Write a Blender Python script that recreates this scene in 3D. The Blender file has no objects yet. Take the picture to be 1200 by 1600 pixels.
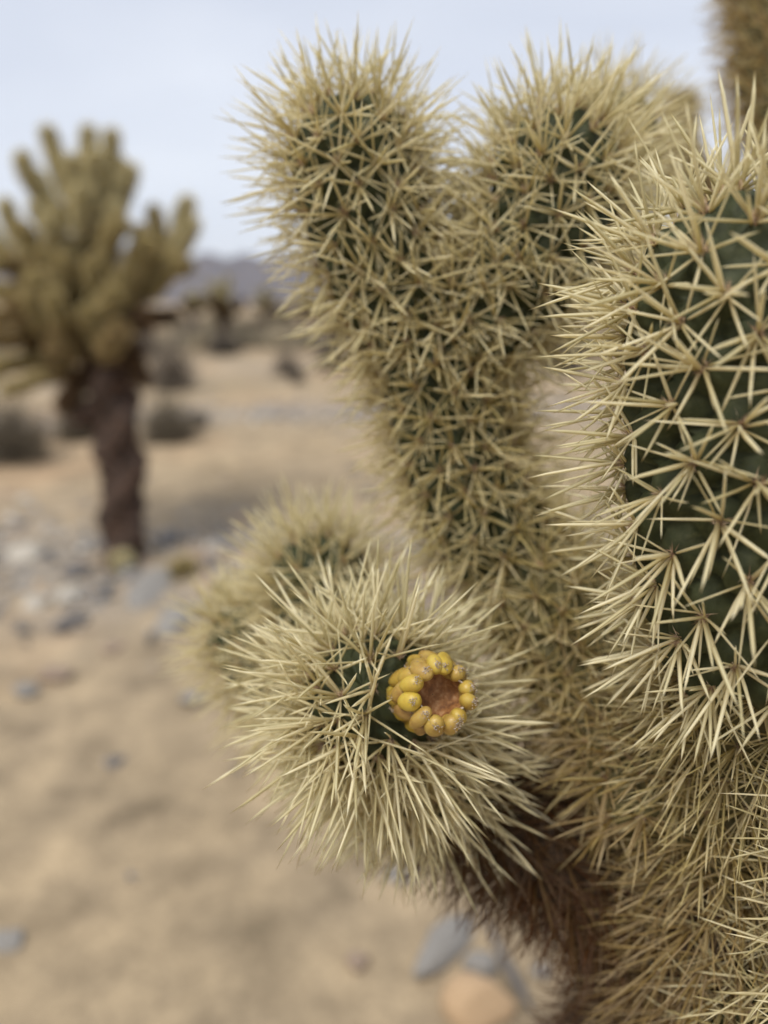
import bpy, math, random
import numpy as np
from mathutils import Vector, Matrix
SC = bpy.context.scene
COL = SC.collection
rng = np.random.default_rng(7)
random.seed(7)
R = math.radians

# ---------------------------------------------------------------- camera
F = 1202.0                                  # focal length in photograph pixels (1200 x 1600)
CAM_Z, PITCH = 1.0, R(15.2)
camd = bpy.data.cameras.new('camera'); cam = bpy.data.objects.new('camera', camd); COL.objects.link(cam)
camd.sensor_fit = 'VERTICAL'; camd.sensor_height = 34.6; camd.lens = 34.6 * F / 1600
camd.clip_start = 0.02; camd.clip_end = 20000
cam.location = (0, 0, CAM_Z); cam.rotation_euler = (math.pi / 2 - PITCH, 0, 0)
camd.dof.use_dof = True; camd.dof.focus_distance = 0.240; camd.dof.aperture_fstop = 4.1
SC.camera = cam
C0 = np.array([0, 0, CAM_Z]); FW = np.array([0, math.cos(PITCH), -math.sin(PITCH)])
UP = np.array([0, math.sin(PITCH), math.cos(PITCH)]); RT = np.array([1.0, 0, 0])
def P(px, py, d):
    return C0 + FW * d + RT * ((px - 600) / F * d) + UP * ((800 - py) / F * d)
def project(p):
    q = np.asarray(p) - C0; d = q @ FW
    return 600 + F * (q @ RT) / d, 800 - F * (q @ UP) / d, d
def gz(x, y):                               # height of the ground
    r = np.sqrt(np.asarray(x) ** 2 + np.asarray(y) ** 2)
    w = np.clip((r - 1.0) / 20, 0, 1)
    return (0.012 * np.sin(2.1 * x + .4) * np.cos(1.7 * y) + 0.006 * np.sin(5.3 * x + 1.9 * y)
            + w * 0.5 * np.sin(.21 * x + 1.2) * np.sin(.17 * y + .6) + w * .18 * np.sin(.63 * x + .2 * y))
def G(px, py):                              # where the view ray through a pixel meets the ground
    v = FW + RT * ((px - 600) / F) + UP * ((800 - py) / F)
    t = 0.3
    for _ in range(4000):
        p = C0 + v * t
        if p[2] <= gz(p[0], p[1]): break
        t *= 1.004
    p[2] = gz(p[0], p[1])
    return p, t                             # t is the depth along the optical axis

# ---------------------------------------------------------------- sky, sun, exposure
SUN_EL, SUN_AZ = R(58), R(-140)             # azimuth from +Y, clockwise: behind the camera, over its left shoulder
W = bpy.data.worlds.new('World'); SC.world = W; W.use_nodes = True
nt = W.node_tree; nt.nodes.clear()
def N(nt, t, **kw):
    n = nt.nodes.new(t)
    for k, v in kw.items():
        if k in n.inputs.keys(): n.inputs[k].default_value = v
        else: setattr(n, k, v)
    return n
def L(nt, a, b): nt.links.new(a, b)
out = N(nt, 'ShaderNodeOutputWorld'); bg = N(nt, 'ShaderNodeBackground', Strength=0.1)
sky = N(nt, 'ShaderNodeTexSky', sky_type='NISHITA', sun_disc=False, sun_elevation=SUN_EL, sun_rotation=SUN_AZ)
tc = N(nt, 'ShaderNodeTexCoord'); mp = N(nt, 'ShaderNodeMapping'); mp.inputs['Scale'].default_value = (1, 1, 3.2)
nz = N(nt, 'ShaderNodeTexNoise', Scale=1.7, Detail=4.0, Roughness=.5, Distortion=.4)
cr = N(nt, 'ShaderNodeValToRGB')
cr.color_ramp.elements[0].position = .30; cr.color_ramp.elements[0].color = (3.5, 3.73, 4.3, 1)
cr.color_ramp.elements[1].position = .72; cr.color_ramp.elements[1].color = (4.5, 4.68, 5.08, 1)
mx = N(nt, 'ShaderNodeMix', data_type='RGBA'); mx.inputs[0].default_value = .88
L(nt, tc.outputs['Generated'], mp.inputs[0]); L(nt, mp.outputs[0], nz.inputs['Vector']); L(nt, nz.outputs['Fac'], cr.inputs[0])
L(nt, sky.outputs[0], mx.inputs[6]); L(nt, cr.outputs[0], mx.inputs[7]); L(nt, mx.outputs[2], bg.inputs[0]); L(nt, bg.outputs[0], out.inputs[0])
sl = bpy.data.lights.new('sun', 'SUN'); sun = bpy.data.objects.new('sun', sl); COL.objects.link(sun)
sl.energy = 1.5; sl.angle = R(24); sl.color = (1, .965, .91)
sd = Vector((math.sin(SUN_AZ) * math.cos(SUN_EL), math.cos(SUN_AZ) * math.cos(SUN_EL), math.sin(SUN_EL)))
sun.rotation_euler = sd.to_track_quat('Z', 'Y').to_euler()
SC.view_settings.view_transform = 'Standard'; SC.view_settings.look = 'None'
SC.view_settings.gamma = 1; SC.view_settings.exposure = 0.93
SC.render.engine = 'CYCLES'
SC.cycles.use_denoising = True
SC.cycles.max_bounces = 8; SC.cycles.transparent_max_bounces = 8; SC.cycles.volume_bounces = 1

# ---------------------------------------------------------------- helpers
def mesh(name, v, quads=None, tris=None, mat=None, smooth=True, attrs=None):
    me = bpy.data.meshes.new(name)
    v = np.asarray(v, dtype=np.float32).reshape(-1, 3)
    q = np.zeros((0, 4), np.int32) if quads is None or len(quads) == 0 else np.asarray(quads, np.int32)
    t = np.zeros((0, 3), np.int32) if tris is None or len(tris) == 0 else np.asarray(tris, np.int32)
    me.vertices.add(len(v)); me.vertices.foreach_set('co', v.ravel())
    nl = len(q) * 4 + len(t) * 3
    me.loops.add(nl); me.loops.foreach_set('vertex_index', np.concatenate([q.ravel(), t.ravel()]))
    me.polygons.add(len(q) + len(t))
    st = np.concatenate([np.arange(len(q)) * 4, len(q) * 4 + np.arange(len(t)) * 3]).astype(np.int32)
    me.polygons.foreach_set('loop_start', st)
    me.update(calc_edges=True)
    me.polygons.foreach_set('use_smooth', np.full(len(q) + len(t), smooth))
    for k, a in (attrs or {}).items():
        at = me.attributes.new(k, 'FLOAT', 'POINT'); at.data.foreach_set('value', np.asarray(a, np.float32))
    if mat: me.materials.append(mat)
    me.validate()
    return me
def ob(name, me, parent=None, loc=None):
    o = bpy.data.objects.new(name, me); COL.objects.link(o)
    if parent is not None:
        o.parent = parent
        if parent.type == 'EMPTY': o.matrix_parent_inverse = Matrix.Translation(-parent.location)   # children keep world coordinates
    if loc is not None: o.location = loc
    return o
def tag(o, label=None, cat=None, group=None, kind=None):
    for k, v in (('label', label), ('category', cat), ('group', group), ('kind', kind)):
        if v: o[k] = v
    return o
def norm(a):
    a = np.asarray(a, float); return a / np.maximum(np.linalg.norm(a, axis=-1, keepdims=True), 1e-12)

def spine_arrays(base, dirs, ln, rad, bend, tint, age, sides=4):
    """tapered needles: (verts, quads, tris, attributes)"""
    n = len(base); ts = np.array([0., .30, .78]); rs = np.array([.8, 1.0, .68])
    a = norm(np.cross(dirs, norm(rng.normal(size=(n, 3))))); b = np.cross(dirs, a)
    per = sides * 3 + 1
    V = np.zeros((n, per, 3)); T = np.zeros((n, per))
    for k in range(3):
        c = base + dirs * (ln * ts[k])[:, None] + bend * (ln * ts[k] ** 2)[:, None]
        for s in range(sides):
            an = 2 * math.pi * s / sides
            V[:, k * sides + s] = c + (a * math.cos(an) + b * (.75 * math.sin(an))) * (rad * rs[k])[:, None]
            T[:, k * sides + s] = ts[k]
    V[:, -1] = base + dirs * ln[:, None] + bend * ln[:, None]; T[:, -1] = 1
    o = (np.arange(n) * per)[:, None]
    Q = []; TR = []
    for s in range(sides):
        s2 = (s + 1) % sides
        for k in range(2):
            Q.append(np.stack([o[:, 0] + k * sides + s, o[:, 0] + k * sides + s2, o[:, 0] + (k + 1) * sides + s2, o[:, 0] + (k + 1) * sides + s], 1))
        TR.append(np.stack([o[:, 0] + 2 * sides + s, o[:, 0] + 2 * sides + s2, o[:, 0] + per - 1], 1))
    return V.reshape(-1, 3), np.concatenate(Q), np.concatenate(TR), dict(along=T.ravel(), tint=np.repeat(tint, per), age=np.repeat(age, per))

def needle_arrays(base, dirs, ln, rad, tint):
    """cheap bristles: three-sided pyramids"""
    n = len(base); a = norm(np.cross(dirs, norm(rng.normal(size=(n, 3))))); b = np.cross(dirs, a)
    V = np.zeros((n, 4, 3))
    for s in range(3):
        an = 2 * math.pi * s / 3
        V[:, s] = base + (a * math.cos(an) + b * math.sin(an)) * rad[:, None]
    V[:, 3] = base + dirs * ln[:, None]
    o = np.arange(n) * 4
    TR = np.concatenate([np.stack([o + s, o + (s + 1) % 3, o + 3], 1) for s in range(3)])
    return V.reshape(-1, 3), TR, dict(tint=np.repeat(tint, 4))

# ---------------------------------------------------------------- materials
def material(name):
    m = bpy.data.materials.new(name); m.use_nodes = True; t = m.node_tree; t.nodes.clear()
    o = N(t, 'ShaderNodeOutputMaterial'); b = N(t, 'ShaderNodeBsdfPrincipled'); L(t, b.outputs[0], o.inputs[0])
    return m, t, b, o
def ramp(t, stops):
    r = N(t, 'ShaderNodeValToRGB'); e = r.color_ramp.elements
    while len(e) < len(stops): e.new(.5)
    for k, (p, c) in enumerate(stops): e[k].position = p; e[k].color = (*c, 1)
    return r
def bump(t, b, src, strength, dist):
    bp = N(t, 'ShaderNodeBump', Strength=strength, Distance=dist); L(t, src, bp.inputs['Height']); L(t, bp.outputs[0], b.inputs['Normal'])
def noisy(name, stops, scale, rough=.8, detail=5., bumps=None, coord='Object'):
    m, t, b, o = material(name)
    c = N(t, 'ShaderNodeTexCoord'); n = N(t, 'ShaderNodeTexNoise', Scale=scale, Detail=detail, Roughness=.6)
    r = ramp(t, stops); L(t, c.outputs[coord], n.inputs['Vector']); L(t, n.outputs['Fac'], r.inputs[0]); L(t, r.outputs[0], b.inputs['Base Color'])
    b.inputs['Roughness'].default_value = rough
    if bumps: bump(t, b, n.outputs['Fac'], *bumps)
    return m

def make_spine_mat():
    m, t, b, o = material('papery spine')
    age = N(t, 'ShaderNodeAttribute', attribute_name='age'); tint = N(t, 'ShaderNodeAttribute', attribute_name='tint'); al = N(t, 'ShaderNodeAttribute', attribute_name='along')
    r = ramp(t, [(0, (.93, .855, .575)), (.30, (.80, .69, .37)), (.47, (.60, .455, .22)), (.62, (.36, .25, .13)), (.85, (.15, .062, .026)), (1, (.08, .03, .013))])
    L(t, age.outputs['Fac'], r.inputs[0])
    r2 = ramp(t, [(0, (.55, .42, .24)), (.08, (.85, .80, .66)), (.5, (1, 1, 1)), (.9, (1, 1, 1)), (1, (.85, .72, .5))]); L(t, al.outputs['Fac'], r2.inputs[0])
    mu = N(t, 'ShaderNodeMix', data_type='RGBA', blend_type='MULTIPLY'); mu.inputs[0].default_value = 1
    L(t, r.outputs[0], mu.inputs[6]); L(t, r2.outputs[0], mu.inputs[7])
    hs = N(t, 'ShaderNodeHueSaturation'); L(t, mu.outputs[2], hs.inputs['Color'])
    mr = N(t, 'ShaderNodeMapRange'); mr.inputs['To Min'].default_value = .78; mr.inputs['To Max'].default_value = 1.06
    L(t, tint.outputs['Fac'], mr.inputs[0]); L(t, mr.outputs[0], hs.inputs['Value'])
    ms = N(t, 'ShaderNodeMapRange'); ms.inputs['To Min'].default_value = 1.2; ms.inputs['To Max'].default_value = .85
    L(t, tint.outputs['Fac'], ms.inputs[0]); L(t, ms.outputs[0], hs.inputs['Saturation'])
    L(t, hs.outputs[0], b.inputs['Base Color']); b.inputs['Roughness'].default_value = .42; b.inputs['Specular IOR Level'].default_value = .35
    tr = N(t, 'ShaderNodeBsdfTranslucent'); L(t, hs.outputs[0], tr.inputs[0])
    mix = N(t, 'ShaderNodeMixShader'); mix.inputs[0].default_value = .44
    L(t, b.outputs[0], mix.inputs[1]); L(t, tr.outputs[0], mix.inputs[2]); L(t, mix.outputs[0], o.inputs[0])
    return m
M_SPINE = make_spine_mat()
def core_mat(name, stops):
    m, t, b, o = material(name)
    c = N(t, 'ShaderNodeTexCoord'); n = N(t, 'ShaderNodeTexNoise', Scale=160, Detail=5., Roughness=.6); n2 = N(t, 'ShaderNodeTexNoise', Scale=1500, Detail=3.)
    L(t, c.outputs['Object'], n.inputs['Vector']); L(t, c.outputs['Object'], n2.inputs['Vector'])
    r = ramp(t, stops); L(t, n.outputs['Fac'], r.inputs[0]); L(t, r.outputs[0], b.inputs['Base Color'])
    b.inputs['Roughness'].default_value = .6; b.inputs['Specular IOR Level'].default_value = .22; bump(t, b, n2.outputs['Fac'], .25, .0004)
    return m
M_GREEN = core_mat('green cactus skin', [(.3, (.026, .031, .012)), (.55, (.046, .053, .021)), (.75, (.08, .085, .04))])
M_OLIVE = core_mat('olive cactus skin', [(.3, (.07, .065, .025)), (.55, (.13, .11, .045)), (.75, (.19, .15, .07))])
M_BROWN = core_mat('brown cactus skin', [(.3, (.035, .022, .012)), (.55, (.07, .042, .022)), (.75, (.12, .08, .045))])
def wool_mat():
    m, t, b, o = material('areole wool')
    tint = N(t, 'ShaderNodeAttribute', attribute_name='tint'); r = ramp(t, [(0, (.22, .12, .06)), (.6, (.45, .29, .17)), (1, (.62, .48, .32))])
    L(t, tint.outputs['Fac'], r.inputs[0]); L(t, r.outputs[0], b.inputs['Base Color']); b.inputs['Roughness'].default_value = .8
    return m
M_WOOL = wool_mat()

# ---------------------------------------------------------------- cholla joints
def catmull(pts, step):
    p = np.asarray(pts, float)
    if len(p) == 2: p = np.array([p[0], (p[0] + p[1]) / 2, p[1]])
    e = np.vstack([2 * p[0] - p[1], p, 2 * p[-1] - p[-2]]); o = []
    for i in range(1, len(e) - 2):
        for t in np.linspace(0, 1, 24, endpoint=False):
            a, b, c, d = e[i - 1:i + 3]
            o.append(.5 * (2 * b + (c - a) * t + (2 * a - 5 * b + 4 * c - d) * t * t + (3 * b - a - 3 * c + d) * t ** 3))
    o.append(e[-2]); o = np.array(o)
    s = np.concatenate([[0], np.cumsum(np.linalg.norm(np.diff(o, axis=0), axis=1))])
    n = max(6, int(s[-1] / step)); q = np.linspace(0, s[-1], n)
    return np.stack([np.interp(q, s, o[:, k]) for k in range(3)], 1), q

def joint_shape(pts, r, spacing=.012, tub=.62, step=.0016, seg=56, tipround=1.0, basetaper=.72, tipdense=1.0):
    """skin grid of one cactus joint plus its areoles: v, quads, tris, areole position / normal / axis / fraction along"""
    c, s = catmull(pts, step); Ln = s[-1]
    s0 = s.copy()
    cap = Ln - r * tipround
    extra = cap + r * tipround * np.sin(np.linspace(0, math.pi / 2, 14)); s = np.concatenate([s[s < cap - step * .5], extra])
    c = np.stack([np.interp(s, s0, c[:, k]) for k in range(3)], 1)
    rad = np.full(len(s), r)
    bt = np.clip(s / (r * 1.1), 0, 1); rad *= basetaper + (1 - basetaper) * np.sqrt(1 - (1 - bt) ** 2)
    tcap = np.clip((s - cap) / (r * tipround), 0, 1); rad *= np.sqrt(np.maximum(1 - tcap ** 2, 1e-5))
    T = norm(np.gradient(c, axis=0)); T[-3:] = T[-4]
    A = np.zeros_like(T); a = np.cross(T[0], [.31, .77, .55]); a /= np.linalg.norm(a)
    for i in range(len(T)):
        a = a - T[i] * (a @ T[i]); a /= np.linalg.norm(a); A[i] = a
    B = np.cross(T, A)
    dr = np.gradient(rad) / np.maximum(np.gradient(s), 1e-6); slope = np.arctan(np.clip(dr, -50, 50))
    th = np.arange(seg) / seg * 2 * math.pi
    rd = A[:, None] * np.cos(th)[None, :, None] + B[:, None] * np.sin(th)[None, :, None]
    V = c[:, None] + rd * rad[:, None, None]
    Nn = rd * np.cos(slope)[:, None, None] - T[:, None] * np.sin(slope)[:, None, None]
    # areoles by equal area on a golden-angle spiral
    dm = np.hypot(np.gradient(s), np.gradient(rad)); w = 2 * math.pi * rad * dm * (1 + tipdense * np.clip((s - (Ln - 2 * r)) / (2 * r), 0, 1))
    cdf = np.cumsum(w); cdf = (cdf - cdf[0]) / (cdf[-1] - cdf[0]); n = int(np.sum(w) / spacing ** 2)
    q = (np.arange(n) + .5) / n; si = np.interp(q, cdf, np.arange(len(s)))
    ang = np.arange(n) * 2.399963 + rng.normal(0, .05, n)
    def at(arr): return np.stack([np.interp(si, np.arange(len(s)), arr[:, k]) for k in range(3)], 1)
    ci, Ti, Ai, Bi = at(c), norm(at(T)), norm(at(A)), norm(at(B)); ri = np.interp(si, np.arange(len(s)), rad); sl_ = np.interp(si, np.arange(len(s)), slope)
    rdi = Ai * np.cos(ang)[:, None] + Bi * np.sin(ang)[:, None]
    Pi = ci + rdi * ri[:, None]; Ni = norm(rdi * np.cos(sl_)[:, None] - Ti * np.sin(sl_)[:, None])
    h = spacing * tub
    if h > 0:
        fl = V.reshape(-1, 3); hh = np.zeros(len(fl)); TT = np.repeat(T, seg, axis=0)
        for i0 in range(0, len(fl), 4000):
            d = fl[i0:i0 + 4000, None] - Pi[None]
            ax = np.einsum('ijk,jk->ij', d, Ti); d2 = np.einsum('ijk,ijk->ij', d, d) - ax ** 2 * .45
            two = np.sqrt(np.maximum(np.partition(d2, 1, axis=1)[:, :2], 0)) / spacing; dm_ = two[:, 0] / .62
            hh[i0:i0 + 4000] = .65 * np.clip(1 - dm_ ** 2, -.3, 1) + .55 * (1 - np.exp(-(two[:, 1] - two[:, 0]) / .10)) - .25
        V = (fl + Nn.reshape(-1, 3) * (hh * h)[:, None]).reshape(V.shape); Pi = Pi + Ni * h * .9
    m = len(s); vv = V.reshape(-1, 3)
    i, j = np.meshgrid(np.arange(m - 1), np.arange(seg), indexing='ij'); j2 = (j + 1) % seg
    Q = np.stack([i * seg + j, i * seg + j2, (i + 1) * seg + j2, (i + 1) * seg + j], -1).reshape(-1, 4)
    vv = np.vstack([vv, c[0] - T[0] * r * .15, c[-1] + T[-1] * .0003]); a0, a1 = len(vv) - 2, len(vv) - 1
    TR = np.array([[ (k + 1) % seg, k, a0] for k in range(seg)] + [[(m - 1) * seg + k, (m - 1) * seg + (k + 1) % seg, a1] for k in range(seg)])
    return vv, Q, TR, Pi, Ni, Ti, si / (len(s) - 1)

def joint_spines(Pi, Ni, Ti, fr, nsp, ln, rad, age, droop=0.0, lean=.25, spread=1.0):
    """spine base / direction / length / radius / tint for every areole"""
    n = len(Pi); U = norm(Ti - Ni * np.einsum('ij,ij->i', Ti, Ni)[:, None] + 1e-6); Wv = np.cross(Ni, U)
    base, dirs, lens, rads = [], [], [], []
    off = rng.uniform(0, 6.28, n)
    for k in range(nsp):
        central = k < max(2, int(nsp * .38))
        ph = rng.uniform(.10, .75, n) if central else rng.uniform(.75, 1.32, n)
        ph = ph * spread
        az = off + k * 2.399963 + rng.normal(0, .35, n)
        d = Ni * np.cos(ph)[:, None] + (U * np.cos(az)[:, None] + Wv * np.sin(az)[:, None]) * np.sin(ph)[:, None]
        d = d + Ti * (lean * np.clip((fr - .55) / .45, 0, 1))[:, None] - np.array([0, 0, droop]) * rng.uniform(.3, 1.2, n)[:, None]
        # spines never dive into the flesh
        inn = np.einsum('ij,ij->i', norm(d), Ni); d = norm(norm(d) + Ni * np.clip(.16 - inn, 0, 2)[:, None])
        base.append(Pi - Ni * .0006 + norm(rng.normal(size=(n, 3))) * .0007); dirs.append(d)
        lens.append(ln * (rng.uniform(.78, 1.12, n) if central else rng.uniform(.48, .95, n)))
        rads.append(rad * (rng.uniform(.85, 1.15, n) if central else rng.uniform(.55, 1.0, n)))
    base, dirs, lens, rads = (np.concatenate(x) for x in (base, dirs, lens, rads))
    m = len(base); bend = norm(rng.normal(size=(m, 3))) * rng.uniform(0, .11, m)[:, None]
    return base, dirs, lens, rads, bend, rng.uniform(0, 1, m), np.clip(age + rng.normal(0, .05, m), 0, 1)

def cholla_joint(parent, pts, r, age=0., nsp=9, ln=.030, rad=.00058, spacing=.0125, core=None, droop=.12, single=0, wool=True, clear=None, sides=4,
                 label=None, step=.0018, seg=56, lean=.25, tipdense=1.0, basetaper=.72, name='joint', age_end=None):
    v, q, t, Pi, Ni, Ti, fr = joint_shape(pts, r, spacing, step=step, seg=seg, tipdense=tipdense, basetaper=basetaper)
    j = ob(name, mesh('joint skin', v, q, t, core or (M_GREEN if age < .4 else M_OLIVE if age < .75 else M_BROWN)), parent)
    if label: j['label'] = label
    b, d, l, rr, bd, ti, ag = joint_spines(Pi, Ni, Ti, fr, nsp, ln, rad, age, droop, lean)
    if age_end is not None: ag = np.clip(ag + (age_end - age) * np.tile(fr, nsp), 0, 1)
    if clear is not None:
        k = clear(b, d, l, bd); b, d, l, rr, bd, ti, ag = (x[k] for x in (b, d, l, rr, bd, ti, ag))
    pick = np.zeros(len(b), bool)
    if single:                                  # the spines that show largest become objects of their own
        tip = b + (d + bd) * l[:, None]
        x0, y0, d0 = project(b); x1, y1, d1 = project(tip)
        seen = (d1 < d0 + .010) & (x1 > 10) & (x1 < 1190) & (y1 > 10) & (y1 < 1590)
        sc = np.hypot(x1 - x0, y1 - y0) * rr / d1 * seen
        pick[np.argsort(-sc)[:single]] = True
        for i in np.where(pick)[0]:
            V, Q, TR, at = spine_arrays(b[i:i+1], d[i:i+1], l[i:i+1], rr[i:i+1], bd[i:i+1], ti[i:i+1], ag[i:i+1], sides)
            ob('spine', mesh('spine', V, Q, TR, M_SPINE, attrs=at), j)
    k = ~pick
    V, Q, TR, at = spine_arrays(b[k], d[k], l[k], rr[k], bd[k], ti[k], ag[k], sides)
    tag(ob('spine_cover', mesh('spine cover', V, Q, TR, M_SPINE, attrs=at), j), kind='stuff')
    if wool:
        m = 34; n = len(Pi)
        bb = np.repeat(Pi, m, axis=0) + norm(rng.normal(size=(n * m, 3))) * (rng.uniform(0, 1, n * m) ** .5 * spacing * .13)[:, None]
        dd = norm(np.repeat(Ni + .5 * Ti, m, axis=0) + rng.normal(0, .42, (n * m, 3)))
        V, TR, at = needle_arrays(bb, dd, rng.uniform(.0020, .0056, n * m), np.full(n * m, .00018), rng.uniform(0, 1, n * m))
        tag(ob('areole_wool', mesh('areole wool', V, None, TR, M_WOOL, attrs=at), j), kind='stuff')
    return j

def root_empty(name, loc):
    e = bpy.data.objects.new(name, None); COL.objects.link(e); e.empty_display_size = .05
    e.location = loc
    return e


# ---------------------------------------------------------------- the setting: ground, far ridge
def ground_mat():
    m, t, b, o = material('sandy desert ground')
    c = N(t, 'ShaderNodeTexCoord')
    n1 = N(t, 'ShaderNodeTexNoise', Scale=.55, Detail=4., Roughness=.55); n2 = N(t, 'ShaderNodeTexNoise', Scale=7., Detail=6., Roughness=.65)
    n3 = N(t, 'ShaderNodeTexNoise', Scale=90., Detail=6., Roughness=.7); n4 = N(t, 'ShaderNodeTexNoise', Scale=1.6, Detail=5., Roughness=.6)
    for n in (n1, n2, n3, n4): L(t, c.outputs['Object'], n.inputs['Vector'])
    r1 = ramp(t, [(.33, (.355, .275, .175)), (.50, (.43, .33, .21)), (.66, (.47, .325, .195))]); L(t, n1.outputs['Fac'], r1.inputs[0])
    r2 = ramp(t, [(.30, (.52, .51, .49)), (.47, (.88, .87, .85)), (.66, (1.22, 1.20, 1.16))]); L(t, n2.outputs['Fac'], r2.inputs[0])
    mu = N(t, 'ShaderNodeMix', data_type='RGBA', blend_type='MULTIPLY'); mu.inputs[0].default_value = 1; L(t, r1.outputs[0], mu.inputs[6]); L(t, r2.outputs[0], mu.inputs[7])
    r3 = ramp(t, [(.3, (.6, .6, .6)), (.6, (1.08, 1.08, 1.08))]); L(t, n3.outputs['Fac'], r3.inputs[0])
    mu2 = N(t, 'ShaderNodeMix', data_type='RGBA', blend_type='MULTIPLY'); mu2.inputs[0].default_value = .8; L(t, mu.outputs[2], mu2.inputs[6]); L(t, r3.outputs[0], mu2.inputs[7])
    at = N(t, 'ShaderNodeAttribute', attribute_name='gravel'); ad = N(t, 'ShaderNodeMath', operation='MULTIPLY_ADD'); ad.inputs[1].default_value = 1.5; ad.inputs[2].default_value = -.55
    L(t, n4.outputs['Fac'], ad.inputs[0])
    mm = N(t, 'ShaderNodeMath', operation='MULTIPLY', use_clamp=True); sc = N(t, 'ShaderNodeMath', operation='MULTIPLY', use_clamp=True); sc.inputs[1].default_value = 2.2
    L(t, ad.outputs[0], sc.inputs[0]); L(t, sc.outputs[0], mm.inputs[0]); L(t, at.outputs['Fac'], mm.inputs[1])
    mg = N(t, 'ShaderNodeMix', data_type='RGBA'); L(t, mm.outputs[0], mg.inputs[0]); L(t, mu2.outputs[2], mg.inputs[6])
    rg = ramp(t, [(.3, (.17, .16, .15)), (.55, (.33, .31, .285)), (.75, (.52, .48, .42))]); L(t, n3.outputs['Fac'], rg.inputs[0]); L(t, rg.outputs[0], mg.inputs[7])
    L(t, mg.outputs[2], b.inputs['Base Color']); b.inputs['Roughness'].default_value = .95; b.inputs['Specular IOR Level'].default_value = .15
    bump(t, b, n3.outputs['Fac'], .6, .012)
    return m
def gravel_amount(x, y):                      # the stony band between the bushes
    a = np.exp(-((y - 2.75 + .12 * x) / .55) ** 2) + .8 * np.exp(-((y - 6.2) / .5) ** 2) + .55 * np.exp(-((y - 10.) / 1.2) ** 2) + .07
    return np.clip(a, 0, 1)
rr = np.concatenate([[.02], np.geomspace(.15, 9000, 250)]); na = 288; an = np.arange(na) / na * 2 * math.pi
X = rr[:, None] * np.sin(an); Y = rr[:, None] * np.cos(an); Z = gz(X, Y) + .012 * np.sin(X * 9 + 3 * np.sin(Y * 4)) * np.cos(Y * 8 + 2 * np.sin(X * 5)) * (rr[:, None] < 12)
i, j = np.meshgrid(np.arange(len(rr) - 1), np.arange(na), indexing='ij'); j2 = (j + 1) % na
GQ = np.stack([i * na + j, (i + 1) * na + j, (i + 1) * na + j2, i * na + j2], -1).reshape(-1, 4)
GT = np.array([[k, (k + 1) % na, len(rr) * na] for k in range(na)])
gv = np.vstack([np.stack([X, Y, Z], -1).reshape(-1, 3), [[0, 0, float(gz(0, 0))]]])
ground = ob('ground', mesh('ground', gv, GQ, GT, ground_mat(), attrs=dict(gravel=gravel_amount(gv[:, 0], gv[:, 1]))))
tag(ground, 'pale sandy desert floor with stony grey patches', 'ground', kind='structure')

def ridge(name, dist, base_h, amp, seed, label, col):
    r_ = np.random.default_rng(seed); n = 260; th = np.linspace(-1.3, 1.3, n); k = 14
    prof = base_h + sum(amp / (q + 1) ** 1.1 * np.sin(th * (2.2 + 3.1 * q) + r_.uniform(0, 6.28)) for q in range(8))
    prof = np.clip(prof, base_h * .25, None)
    V = []
    for a in range(k):
        f = a / (k - 1); hgt = prof * f ** 1.15 * (1 + .12 * np.sin(th * 60 + 5 * f) * (1 - f) + .06 * np.sin(th * 141 + a))
        d = dist * (1 + .0 * f) + 520 * f
        V.append(np.stack([np.sin(th) * d, np.cos(th) * d, hgt - 8 * (a == 0)], 1))
    d2 = dist + 1100; V.append(np.stack([np.sin(th) * d2, np.cos(th) * d2, prof * 0 - 8], 1)); k += 1
    V = np.array(V); i, j = np.meshgrid(np.arange(k - 1), np.arange(n - 1), indexing='ij')
    Q = np.stack([i * n + j, i * n + j + 1, (i + 1) * n + j + 1, (i + 1) * n + j], -1).reshape(-1, 4)
    tag(ob(name, mesh(name, V.reshape(-1, 3), Q, None, col)), label, 'mountain', kind='structure')
M_ROCKHILL = noisy('far rock slope', [(.3, (.065, .058, .062)), (.7, (.13, .11, .11))], .012, .95)
ridge('mountain_range', 2600, 222, 34, 5, 'low bluish mountain ridge along the horizon', M_ROCKHILL)

# ---------------------------------------------------------------- the cholla in front
base_xy = P(1110, 1750, .34); CH_BASE = (float(base_xy[0]) + .02, float(base_xy[1]) + .06, float(gz(base_xy[0], base_xy[1])))
cholla = root_empty('cholla_cactus', CH_BASE)
tag(cholla, 'large spiny teddy bear cholla with forked arm and one yellow fruit', 'cactus', 'cholla cacti')

# fruit frame
FB, FT = P(628, 1088, .286), P(689, 1084, .2475)
FA = norm(FT - FB); FX = norm(np.cross(UP, FA)); FY = np.cross(FA, FX)
def clear_fruit(b, d, l, bd):
    keep = np.ones(len(b), bool)
    for t in np.linspace(0, 1, 9):
        p = b + d * (l * t)[:, None] + bd * (l * t * t)[:, None]; q = p - FB
        ax = q @ FA; rad = np.linalg.norm(q - ax[:, None] * FA, axis=1)
        keep &= ~((rad < .0145) & (ax > .002))
        x, y, dd = project(p)                     # nothing crosses in front of the open top
        keep &= ~((np.hypot((x - 680) / 66, (y - 1082) / 66) < 1) & (dd < .262))
    return keep

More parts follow.
